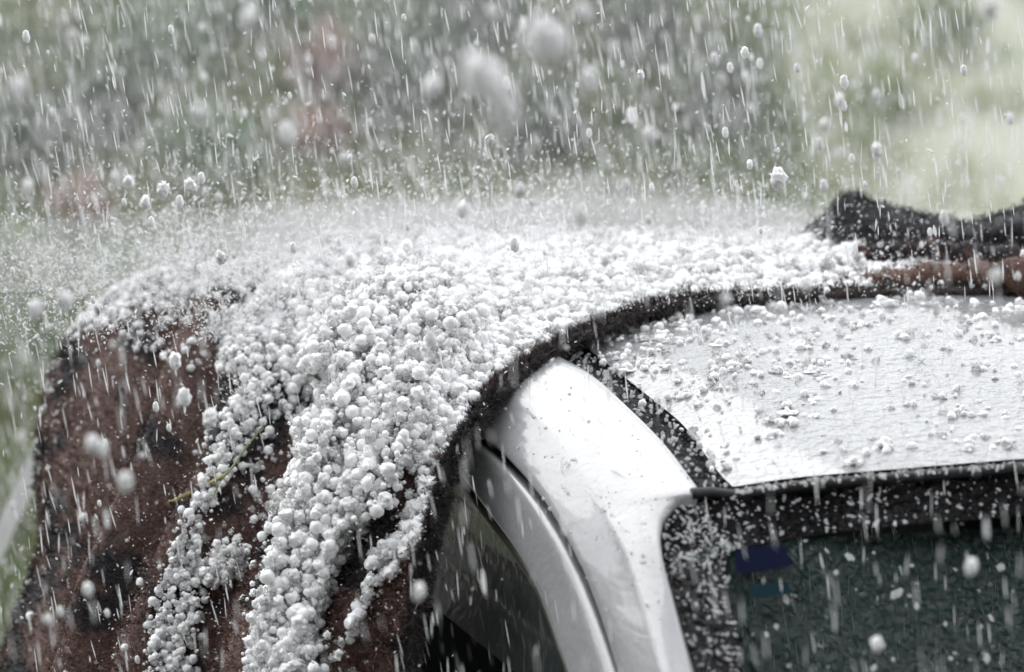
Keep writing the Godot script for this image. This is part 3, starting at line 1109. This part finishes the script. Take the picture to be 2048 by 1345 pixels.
func make_hail() -> void:
	for k in 8:
		stones.append(make_stone(100 + k, [1.0, 0.9, 0.8, 0.95, 0.6, 0.85, 1.0, 0.72][k], [0.15, 0.35, 0.5, 0.25, 0.35, 0.7, 0.45, 0.8][k]))
	# where hail lies on the blanket: outline, share covered, depth of the heap in metres
	var zones := [
		[poly([690, 700, 760, 620, 870, 610, 930, 690, 990, 735, 950, 800, 905, 870, 850, 930, 800, 975, 765, 1050, 705, 1095, 690, 1165, 660, 1210, 640, 1420, 470, 1420, 490, 1340, 512, 1240, 540, 1130, 580, 1000, 610, 905, 596, 850, 640, 822, 662, 745]), 1.0, 0.042],
		[poly([905, 820, 935, 850, 905, 940, 880, 1000, 850, 1080, 800, 1140, 770, 1170, 720, 1230, 690, 1300, 640, 1380, 650, 1345, 725, 1190, 735, 1120, 800, 1060, 840, 960]), 0.8, 0.012],
		[poly([430, 650, 520, 580, 640, 520, 760, 480, 900, 440, 1640, 440, 1720, 545, 1640, 575, 1420, 582, 1290, 600, 1200, 660, 1090, 710, 1010, 745, 940, 740, 880, 700, 720, 760, 650, 740, 520, 690]), 1.0, 0.017],
		[poly([150, 690, 190, 610, 260, 540, 440, 520, 700, 500, 640, 570, 480, 590, 330, 610, 230, 650]), 0.62, 0.007],
		[poly([420, 640, 690, 640, 700, 700, 640, 720, 600, 800, 540, 800, 500, 860, 460, 960, 430, 1010, 400, 1080, 400, 1180, 380, 1420, 270, 1420, 310, 1200, 350, 1080, 380, 1010, 430, 900, 470, 780]), 0.95, 0.012],
		[poly([395, 1175, 420, 1100, 470, 1075, 500, 1100, 480, 1160, 420, 1190]), 0.9, 0.018],
		[poly([470, 840, 620, 740, 640, 820, 590, 860, 600, 900, 560, 1000, 500, 1060, 480, 960]), 0.20, 0.004],
		[poly([1640, 560, 1690, 545, 2100, 500, 2100, 540, 1700, 575]), 0.5, 0.006],
		[poly([290, 560, 480, 600, 460, 720, 360, 740, 240, 700, 200, 640]), 0.16, 0.004]]
	var heap := []       # [transform, variant, shows, radius]
	for i in 210000:
		var fi := rng.randf() * (BU - 1)
		var fj := rng.randf() * (BV - 1)
		var a := int(fi) * (BV + 1) + int(fj)
		var p := bp[a].lerp(bp[a + BV + 2], rng.randf())
		var px := to_px(p)
		if px.x < -60.0 or px.x > 2110.0 or px.y > 1420.0:
			continue
		var best := 0.0
		var deep := 0.0
		var q := Vector2(px.x + rng.randfn() * 9.0, px.y + rng.randfn() * 9.0)
		for z in zones:
			if Geometry2D.is_point_in_polygon(q, z[0]):
				if z[1] > best:
					best = z[1]
					deep = z[2]
		var zone := PackedVector2Array()
		for z in zones:
			if z[1] == best and z[2] == deep and Geometry2D.is_point_in_polygon(q, z[0]):
				zone = z[0]
		if best == 0.0:
			best = 0.006
		# even coverage: cells of the net differ in size
		var cell := (bp[a + 1] - bp[a]).cross(bp[a + BV + 1] - bp[a]).length() / 2.6e-5
		if rng.randf() > best * cell * (0.95 if deep > 0.015 else 0.55):
			continue
		var r := 0.0012 + 0.0050 * pow(rng.randf(), 2.3)
		if px.x < 560.0:
			r *= 0.72
		var uu := fi / BU * 6.0
		var vv := fj / BV * 7.0
		if best > 0.05 and uu < (0.15 if vv < 3.4 else 0.09):
			continue
		if px.x < 660.0 and best > 0.05 and deep < 0.03 and best != 0.9 and best != 0.95:
			var stream := sin(uu * 9.0 + 1.2 * sin(vv * 2.3)) * 0.5 + sin(uu * 21.0 + vv * 1.7) * 0.35 + sin(vv * 5.0 + uu * 3.0) * 0.25
			if stream < (-0.05 if px.y < 680.0 else -0.35) and rng.randf() < 0.8:
				continue
		var h := deep * pow(rng.randf(), 0.7) * smoothstep(0.05, 0.8, uu)
		var shape := 0.55 + 0.45 * sin(p.x * 90.0) * sin(p.y * 70.0 + p.z * 60.0)
		var at := p + bn[a] * (r * 0.6 + h * (0.6 + 0.4 * shape)) + Vector3.UP * h * 0.25
		if zone.size():
			var e := to_px(at)
			if not Geometry2D.is_point_in_polygon(Vector2(e.x + rng.randfn() * 7.0, e.y + rng.randfn() * 7.0), zone) and e.y > 740.0:
				h *= 0.2
				at = p + bn[a] * (r * 0.5 + h)
				if rng.randf() < 0.6:
					continue
		heap.append([Transform3D(any_basis(Vector3.ONE * r), at), rng.randi() % 8, r * (1.0 + h * 60.0) + (0.004 if px.y > 600.0 and px.x > 480.0 and px.x < 1300.0 else 0.0), r])
	# on the wet roof
	var roofed := []
	var tries := 0
	while roofed.size() < 1500 and tries < 20000:
		tries += 1
		var s := rng.randf() * 5.4
		var l := rng.randf_range(0.02, 0.50)
		var p := roof_at(s, l)
		var px := to_px(p)
		var dens := 0.25 + 0.6 * smoothstep(0.15, 0.45, l) + (0.5 if l > 0.42 else 0.0)
		var clump := sin(p.x * 47.0 + 1.3) * sin(p.z * 39.0) + sin(p.x * 21.0) * sin(p.z * 17.0 + 0.7)
		if clump < 0.2 and rng.randf() < 0.6:
			continue
		if px.x > 2100.0 or rng.randf() > dens:
			continue
		var cluster := 1 + (rng.randi() % 5 if rng.randf() < 0.4 else 0)
		for k in cluster:
			var r := rng.randf_range(0.0014, 0.0042) * (1.35 if l > 0.4 else 1.0)
			var at := p + side * rng.randfn() * 0.008 + back * rng.randfn() * 0.008 + Vector3.UP * r * 0.05
			if k % 3 == 2:
				roofed.append([Transform3D(Basis(side * r * 2.2, Vector3.UP * r * 0.7, back * r * 1.8), at - Vector3.UP * r * 0.35), 4, r * 0.5, r])
			roofed.append([Transform3D(any_basis(Vector3(1.1, 0.8, 1) * r), at), rng.randi() % 8, r, r])
	# a row of stones caught in front of the blanket
	for i in 260:
		var s := rng.randf_range(0.3, 5.6)
		var r := rng.randf_range(0.003, 0.0065)
		var p := roof_at(s, 0.455 + rng.randfn() * 0.010) + Vector3.UP * r * 0.6
		var px := to_px(p)
		if px.x > 1280.0 and px.x < 2100.0 and (px.x > 1580.0 or rng.randf() < 0.35):
			roofed.append([Transform3D(any_basis(Vector3.ONE * r), p), rng.randi() % 8, r * 1.2, r])
	for q in fold_spots:
		var r := rng.randf_range(0.0015, 0.0042)
		heap.append([Transform3D(any_basis(Vector3.ONE * r), q + Vector3.UP * r * 0.7), rng.randi() % 8, r, r])
	heap.sort_custom(func(a, b): return a[2] > b[2])
	roofed.sort_custom(func(a, b): return a[2] > b[2])
	var single := 0
	for e in heap.slice(0, 150):
		hailstone(e, "white hailstone in the heap of hail on the blanket", "hailstones heaped on the blanket")
	for e in roofed.slice(0, 90):
		hailstone(e, "white hailstone lying on the wet car roof", "hailstones on the car roof")
	slush(zones)
	rest("heaped_hail", heap.slice(150), "heaped white hail covering the blanket")
	rest("roof_hail", roofed.slice(90), "small white hail and slush scattered over the wet roof")
	# stones in the air: picture place, distance, radius in mm
	var air := [
		[1080, 78, 1.72, 8.5], [1108, 92, 1.75, 8.0], [955, 150, 1.68, 8.5], [988, 172, 1.7, 8.5], [1008, 225, 1.72, 7.0], [865, 175, 2.05, 6.0], [1180, 160, 2.05, 5.5], [40, 175, 1.9, 5.0], [400, 230, 1.95, 4.5], [500, 35, 1.9, 5.0], [1168, 25, 2.0, 4.5], [985, 25, 2.1, 4.0],
		[325, 380, 2.72, 5.0], [1557, 358, 2.70, 6.5], [350, 722, 2.66, 5.5], [368, 795, 2.62, 5.5], [420, 838, 2.60, 6.0], [186, 890, 2.15, 4.5], [204, 898, 2.15, 4.5], [250, 965, 2.15, 5.0], [70, 620, 2.2, 5.0], [130, 600, 2.2, 4.5], [55, 375, 2.3, 4.5],
		[1943, 1135, 2.25, 4.5], [1755, 1290, 2.3, 4.0], [1453, 600, 2.2, 3.5], [1992, 552, 2.2, 4.0], [838, 1185, 2.2, 4.5], [1300, 270, 2.2, 4.0], [690, 320, 2.3, 4.0], [255, 365, 2.6, 4.0], [290, 405, 2.65, 4.2], [380, 370, 2.7, 4.0],
		[440, 515, 2.7, 4.5], [1650, 250, 2.3, 3.5], [1680, 200, 2.35, 3.5], [1755, 300, 2.5, 4.0], [1040, 380, 2.4, 4.0], [925, 420, 2.4, 4.5], [1490, 105, 2.8, 3.5], [1282, 150, 2.7, 3.0], [980, 280, 2.7, 3.5], [1500, 330, 2.7, 3.0],
		[175, 1180, 2.3, 3.5], [95, 1240, 2.3, 3.0], [1980, 20, 2.0, 4.5], [1210, 520, 2.4, 4.0], [700, 520, 2.5, 4.0]]
	for i in air.size():
		var e: Array = air[i]
		var r: float = e[3] * 0.001
		hailstone([Transform3D(Basis(Vector3(1.0, 0.2, 0.1) * r * 0.85, Vector3(-0.2, 1.5, 0.2) * r, Vector3(0.1, -0.1, 0.9) * r).rotated(Vector3.UP, i * 1.7), P(e[0], e[1], e[2])), [5, 7, 2, 1][i % 4], r, r], "white hailstone falling through the air", "hailstones in the air")

# packed white slush between the stones, under the thick parts of the heap
func slush(zones: Array) -> void:
	var mask := PackedFloat32Array()
	for a in bp.size():
		var px := to_px(bp[a] + bn[a] * 0.012)
		var w := 0.0
		for k in [0, 2]:
			if Geometry2D.is_point_in_polygon(Vector2(px.x, px.y), zones[k][0]):
				w = maxf(w, zones[k][2])
		if a % (BV + 1) * 7.0 / BV < 3.4 and a / (BV + 1) * 6.0 / BU < 0.4:
			w = 0.0
		var low := 0.95 if a % (BV + 1) * 7.0 / BV > 3.9 else 0.5
		mask.append(w * smoothstep(low, low + 0.6, a / (BV + 1) * 6.0 / BU))
	for pass_ in 3:
		var m := mask.duplicate()
		for i in range(1, BU):
			for j in range(1, BV):
				var a := i * (BV + 1) + j
				mask[a] = (m[a] * 2.0 + m[a - 1] + m[a + 1] + m[a - BV - 1] + m[a + BV + 1]) / 6.0
	var n := FastNoiseLite.new()
	n.seed = 77
	n.frequency = 110.0
	var p := PackedVector3Array()
	for a in bp.size():
		p.append(bp[a] + bn[a] * (mask[a] * 0.5 - 0.004 + n.get_noise_3dv(bp[a]) * 0.0035) + Vector3.UP * mask[a] * 0.12)
	var o := part("packed_slush", sheet(p, BU + 1, BV + 1, EYE + Vector3(-2, 3, 0)), M.slush, self)
	tag(o, "packed white slush between the hailstones on the blanket", "slush", "", "stuff")

func hailstone(e: Array, label: String, group: String) -> void:
	var o := MeshInstance3D.new()
	o.name = numbered("hailstone")
	o.mesh = stones[e[1]]
	o.material_override = M.ice
	o.transform = e[0]
	add_child(o)
	tag(o, label, "hailstone", group)

func rest(called: String, list: Array, label: String) -> void:
	var root := Node3D.new()
	root.name = called
	add_child(root)
	tag(root, label, "hail", "", "stuff")
	var by := {}
	for e in list:
		var glassy: bool = e[1] in [2, 4, 5, 7] and rng.randf() < 0.75
		var key := Vector2i(e[1], 1 if glassy else 0)
		if not by.has(key):
			by[key] = []
		by[key].append(e[0])
	for key in by:
		copies("hail", stones[key.x], M.clear_ice if key.y else M.ice, by[key], PackedColorArray(), root)

func make_stalk() -> void:
	var list := [[[[318, 1018], [360, 996], [405, 975], [440, 962]], 0.0021, M.straw], [[[400, 972], [430, 962], [448, 950]], 0.0017, M.straw], [[[440, 962], [462, 938], [480, 912], [500, 885], [528, 850]], 0.0011, M.green_stalk], [[[440, 965], [430, 985], [422, 1003]], 0.0007, M.green_stalk]]
	var t := thing("grass_stalk", "broken straw coloured grass stalk lying on the hail", "stalk", "", P(440, 965, 2.90))
	for e in list:
		var c := PackedVector3Array()
		for q in e[0]:
			c.append(blanket_depth(q[0], q[1]) - t.position)
		var fine := resample(c, 12)
		var rr := PackedFloat32Array()
		for i in 12:
			rr.append(e[1] * (1.0 - 0.6 * absf(i / 11.0 - 0.4)))
		part("stem", tube_mesh(fine, rr, 8), e[2], t)
	var leaf := thing("green_leaf", "tiny green leaf scrap stuck in the hail heap", "leaf", "", blanket_depth(667, 742))
	var c := PackedVector3Array([Vector3(-0.003, -0.003, 0), Vector3(0, 0.001, 0.002), Vector3(0.002, 0.006, 0)])
	part("blade", tube_mesh(c, PackedFloat32Array([0.0008, 0.0022, 0.0006]), 8, 0.4), M.green_stalk, leaf)

func blanket_depth(px: float, py: float) -> Vector3:
	var best := 1e9
	var at := Vector3.ZERO
	for a in range(0, bp.size(), 3):
		var q := to_px(bp[a])
		var e := Vector2(q.x - px, q.y - py).length()
		if e < best:
			best = e
			at = bp[a]
	return P(px, py, to_px(at).z - 0.034)

# ------------------------------------------------------------------ rain, splinters of ice, spray
func spindle() -> ArrayMesh:
	var path := PackedVector3Array()
	var rr := PackedFloat32Array()
	for i in 5:
		path.append(Vector3(0.0001 * (i % 2), i / 4.0 - 0.5, 0))
		rr.append([0.25, 0.85, 1.0, 0.85, 0.25][i] * 0.5)
	return tube_mesh(path, rr, 5)

func aimed(dir: Vector3, length: float, width: float) -> Basis:
	var y := dir.normalized()
	var x := y.cross(Vector3(0.3, 0.1, 1)).normalized()
	return Basis(x * width, y * length, x.cross(y) * width)

func make_rain() -> void:
	var m := spindle()
	var where := []
	for i in 130000:
		var p := Vector3(rng.randf_range(-1.3, 1.3), rng.randf_range(0.7, 2.4), -(rng.randf_range(2.75, 6.2) if rng.randf() < 0.86 else rng.randf_range(2.0, 2.8)))
		var px := to_px(p)
		if px.x < -120.0 or px.x > 2170.0 or px.y < -120.0 or px.y > 1450.0:
			continue
		var dir := Vector3(-0.13 + rng.randfn() * 0.08, 1, rng.randfn() * 0.08)
		where.append(Transform3D(aimed(dir, rng.randf_range(0.005, 0.026), rng.randf_range(0.0005, 0.0013) * (2.6 if i % 45 == 0 else 1.0)), p))
	var o := copies("rain", m, M.rain, where)
	tag(o, "thin slanting rain filling the air", "rain", "", "stuff")
	var pellets := []
	for i in 3000:
		var p := Vector3(rng.randf_range(-1.0, 1.0), rng.randf_range(0.9, 2.3), -rng.randf_range(2.0, 5.0))
		var px := to_px(p)
		if px.x < -60.0 or px.x > 2110.0 or px.y < -60.0 or px.y > 1400.0 or (px.y > 680.0 and px.x > 480.0):
			continue
		var r := rng.randf_range(0.0010, 0.0026) * (1.0 + 0.8 * pow(rng.randf(), 5.0))
		pellets.append(Transform3D(Basis(Vector3(1, 0.15, 0) * r, Vector3(-0.25, 2.0, 0) * r, Vector3(0, 0.1, 1) * r), p))
	var f := copies("falling_pellets", stones[1], M.ice, pellets)
	tag(f, "small white ice pellets falling with the rain", "ice pellets", "", "stuff")
	# splinters and drops thrown up where the hail strikes
	var bits := []
	for k in 60:          # bursts
		var at: Vector3
		if k < 38:
			at = roof_at(rng.randf_range(-0.2, 4.6), rng.randf_range(0.5, 0.7)) - side * rng.randf() * 0.45 + Vector3.UP * 0.025
		elif k < 48:
			at = roof_at(rng.randf_range(0.2, 4.0), rng.randf_range(0.05, 0.45))
		else:
			at = bp[rng.randi_range(40, 130) * (BV + 1) + rng.randi_range(60, 120)] + Vector3(0, 0.02, 0.03)
		var force := rng.randf_range(0.4, 1.0) * (0.35 if k >= 38 and k < 48 else 1.0)
		for i in int(170 * force):
			var dir := Vector3(rng.randfn() * 0.75, absf(rng.randfn()) + 0.25, rng.randfn() * 0.75).normalized()
			var p := at + dir * (-log(rng.randf() + 0.002)) * 0.05 * force
			bits.append(Transform3D(aimed(dir + Vector3(rng.randfn(), rng.randfn(), rng.randfn()) * 0.15, rng.randf_range(0.001, 0.006), rng.randf_range(0.0004, 0.0010) * (1.0 + 1.5 * pow(rng.randf(), 6.0))), p))
	for i in 32000:       # fine drops hanging over the crest and round the cloth
		var p: Vector3
		if i % 4 != 0:
			p = roof_at(rng.randf_range(-0.2, 4.8), rng.randf_range(0.4, 0.75)) - side * rng.randf() * 0.55 + Vector3.UP * (0.01 - log(rng.randf() + 0.0008) * 0.028)
		elif i % 8 == 0:
			p = bp[rng.randi() % bp.size()] + Vector3(0, absf(rng.randfn()) * 0.06, absf(rng.randfn()) * 0.05)
		else:
			p = Vector3(rng.randf_range(-0.7, 0.7), rng.randf_range(1.2, 1.9), -rng.randf_range(2.3, 3.6))
		var w := rng.randf_range(0.0004, 0.0010) * (1.0 + 1.6 * pow(rng.randf(), 8.0))
		bits.append(Transform3D(aimed(Vector3(rng.randfn() * 0.8, 0.6, rng.randfn() * 0.5), w * rng.randf_range(1.0, 3.2), w), p))
	var b := copies("ice_splinters", m, M.splash, bits)
	tag(b, "splinters of ice and drops bouncing off the blanket and roof", "ice splinters", "", "stuff")

func make_beads(car: Node3D) -> void:
	var bits := []
	for i in 3200:
		var px := rng.randf_range(1320, 2080)
		var py := rng.randf_range(980, 1380)
		var n := patch.get_noise_2d(px * 0.012, py * 0.02)
		var at: Vector3
		if i % 3 != 0:
			if rng.randf() < 0.55:
				continue
			var k := rng.randi_range(2, 106)
			at = border_out[k].lerp(border_out[k + 1], rng.randf()).lerp(border_in[k], rng.randf_range(0.06, 1.0)) + Vector3(0.0002, 0.0008, 0.0006)
		else:
			var s := (px - 1370.0) / 1570.0
			py += 90.0
			if rng.randf() > 0.04 + 0.4 * maxf(0.0, n + 0.05) * smoothstep(2000.0, 1500.0, px) or px < 1480.0:
				continue
			at = P(px, py, lerpf(2.563, 2.60, minf(1.0, s * 2.4)) - (py - lerpf(1096.0, 1010.0, pow(maxf(s, 0.0), 0.6))) * 0.000317 - 0.001)
		var y := Vector3(0.25 + rng.randfn() * 1.1, -0.6 + rng.randfn() * 0.3, 0.75 + rng.randfn() * 0.4).normalized()
		var x := y.cross(Vector3(0.2, 0.8, 0.56)).normalized()
		var w := 0.0003 + 0.0010 * pow(rng.randf(), 2.5)
		bits.append(Transform3D(Basis(x * w, y * w * rng.randf_range(1.0, 4.0), x.cross(y).normalized() * w * 0.6), at - car.position))
	for i in 190:
		var l := rng.randf() * 0.34
		var p := roof_at(0.0, l) - side * rng.randf_range(0.0, 0.03) + Vector3.UP * 0.001
		var w := rng.randf_range(0.0005, 0.0018)
		bits.append(Transform3D(any_basis(Vector3(1.4, 0.7, 1.0) * w), p - car.position))
	for i in 16:
		var px := rng.randf_range(1500, 2040)
		var py := rng.randf_range(1090, 1340)
		var s := (px - 1370.0) / 1570.0
		var at := P(px, py, lerpf(2.563, 2.60, minf(1.0, s * 2.4)) - (py - lerpf(1096.0, 1010.0, pow(maxf(s, 0.0), 0.6))) * 0.000317 - 0.001)
		var y := Vector3(0.25 + rng.randfn() * 0.9, -0.6, 0.75).normalized()
		var x := y.cross(Vector3(0.2, 0.8, 0.56)).normalized()
		var w := rng.randf_range(0.0012, 0.0028)
		bits.append(Transform3D(Basis(x * w, y * w * rng.randf_range(1.0, 2.6), x.cross(y).normalized() * w * 0.25), at - car.position))
	for i in 240:
		var p := along(front_edge, pow(rng.randf(), 1.2) * 4.5) - back * rng.randf_range(0.0, 0.011) + Vector3.DOWN * 0.0025
		bits.append(Transform3D(any_basis(Vector3(1.6, 0.8, 1.0) * rng.randf_range(0.0005, 0.0018)), p - car.position))
	var wet := []
	for i in 420:
		var k := rng.randi_range(0, pillar_points.size() - 1)
		wet.append(Transform3D(any_basis(Vector3(1.0, 0.7, 1.0) * (0.0004 + 0.0013 * pow(rng.randf(), 3.0))), pillar_points[k] + Vector3(rng.randfn(), 0, rng.randfn()) * 0.0012))
	copies("water_drops", stones[0], M.clear_ice, wet, PackedColorArray(), car)
	copies("water_beads", stones[5], M.bead, bits, PackedColorArray(), car)

func make_mist() -> void:
	var fm := FogMaterial.new()
	fm.albedo = Color(0.99, 0.99, 0.99)
	fm.density = 1.5
	var puffs := [[1120, 512, 3.24, 1.2, 0.09, 0.34]]
	for k in 34:          # ragged puffs along the crest, the larger ones low
		var x := 600.0 + 1030.0 * rng.randf()
		var size := rng.randf_range(0.04, 0.15)
		var lift := pow(rng.randf(), 2.0) * 75.0 * (1.0 - absf(x - 1020.0) / 700.0)
		puffs.append([x, 512.0 - lift + maxf(0.0, 760.0 - x) * 0.22, rng.randf_range(3.15, 3.3), size * rng.randf_range(1.2, 2.4), size * rng.randf_range(0.5, 1.0), size * 1.4])
	for e in puffs:
		var f := FogVolume.new()
		f.name = "spray"
		f.shape = RenderingServer.FOG_VOLUME_SHAPE_ELLIPSOID
		f.size = Vector3(e[3], e[4], e[5])
		f.position = P(e[0], e[1], e[2])
		f.material = fm
		add_child(f, true)
		tag(f, "pale spray hanging over the hail on the roof", "spray", "spray over the hail", "stuff")
	var hm := FogMaterial.new()
	hm.albedo = Color(0.97, 0.98, 0.98)
	hm.density = 0.018
	var veil := FogVolume.new()
	veil.name = "rain_haze"
	veil.shape = RenderingServer.FOG_VOLUME_SHAPE_BOX
	veil.size = Vector3(9, 5, 5.5)
	veil.position = Vector3(0, 2.4, -6.6)
	veil.material = hm
	add_child(veil)
	tag(veil, "pale rain haze in front of the grassy bank", "haze", "", "stuff")
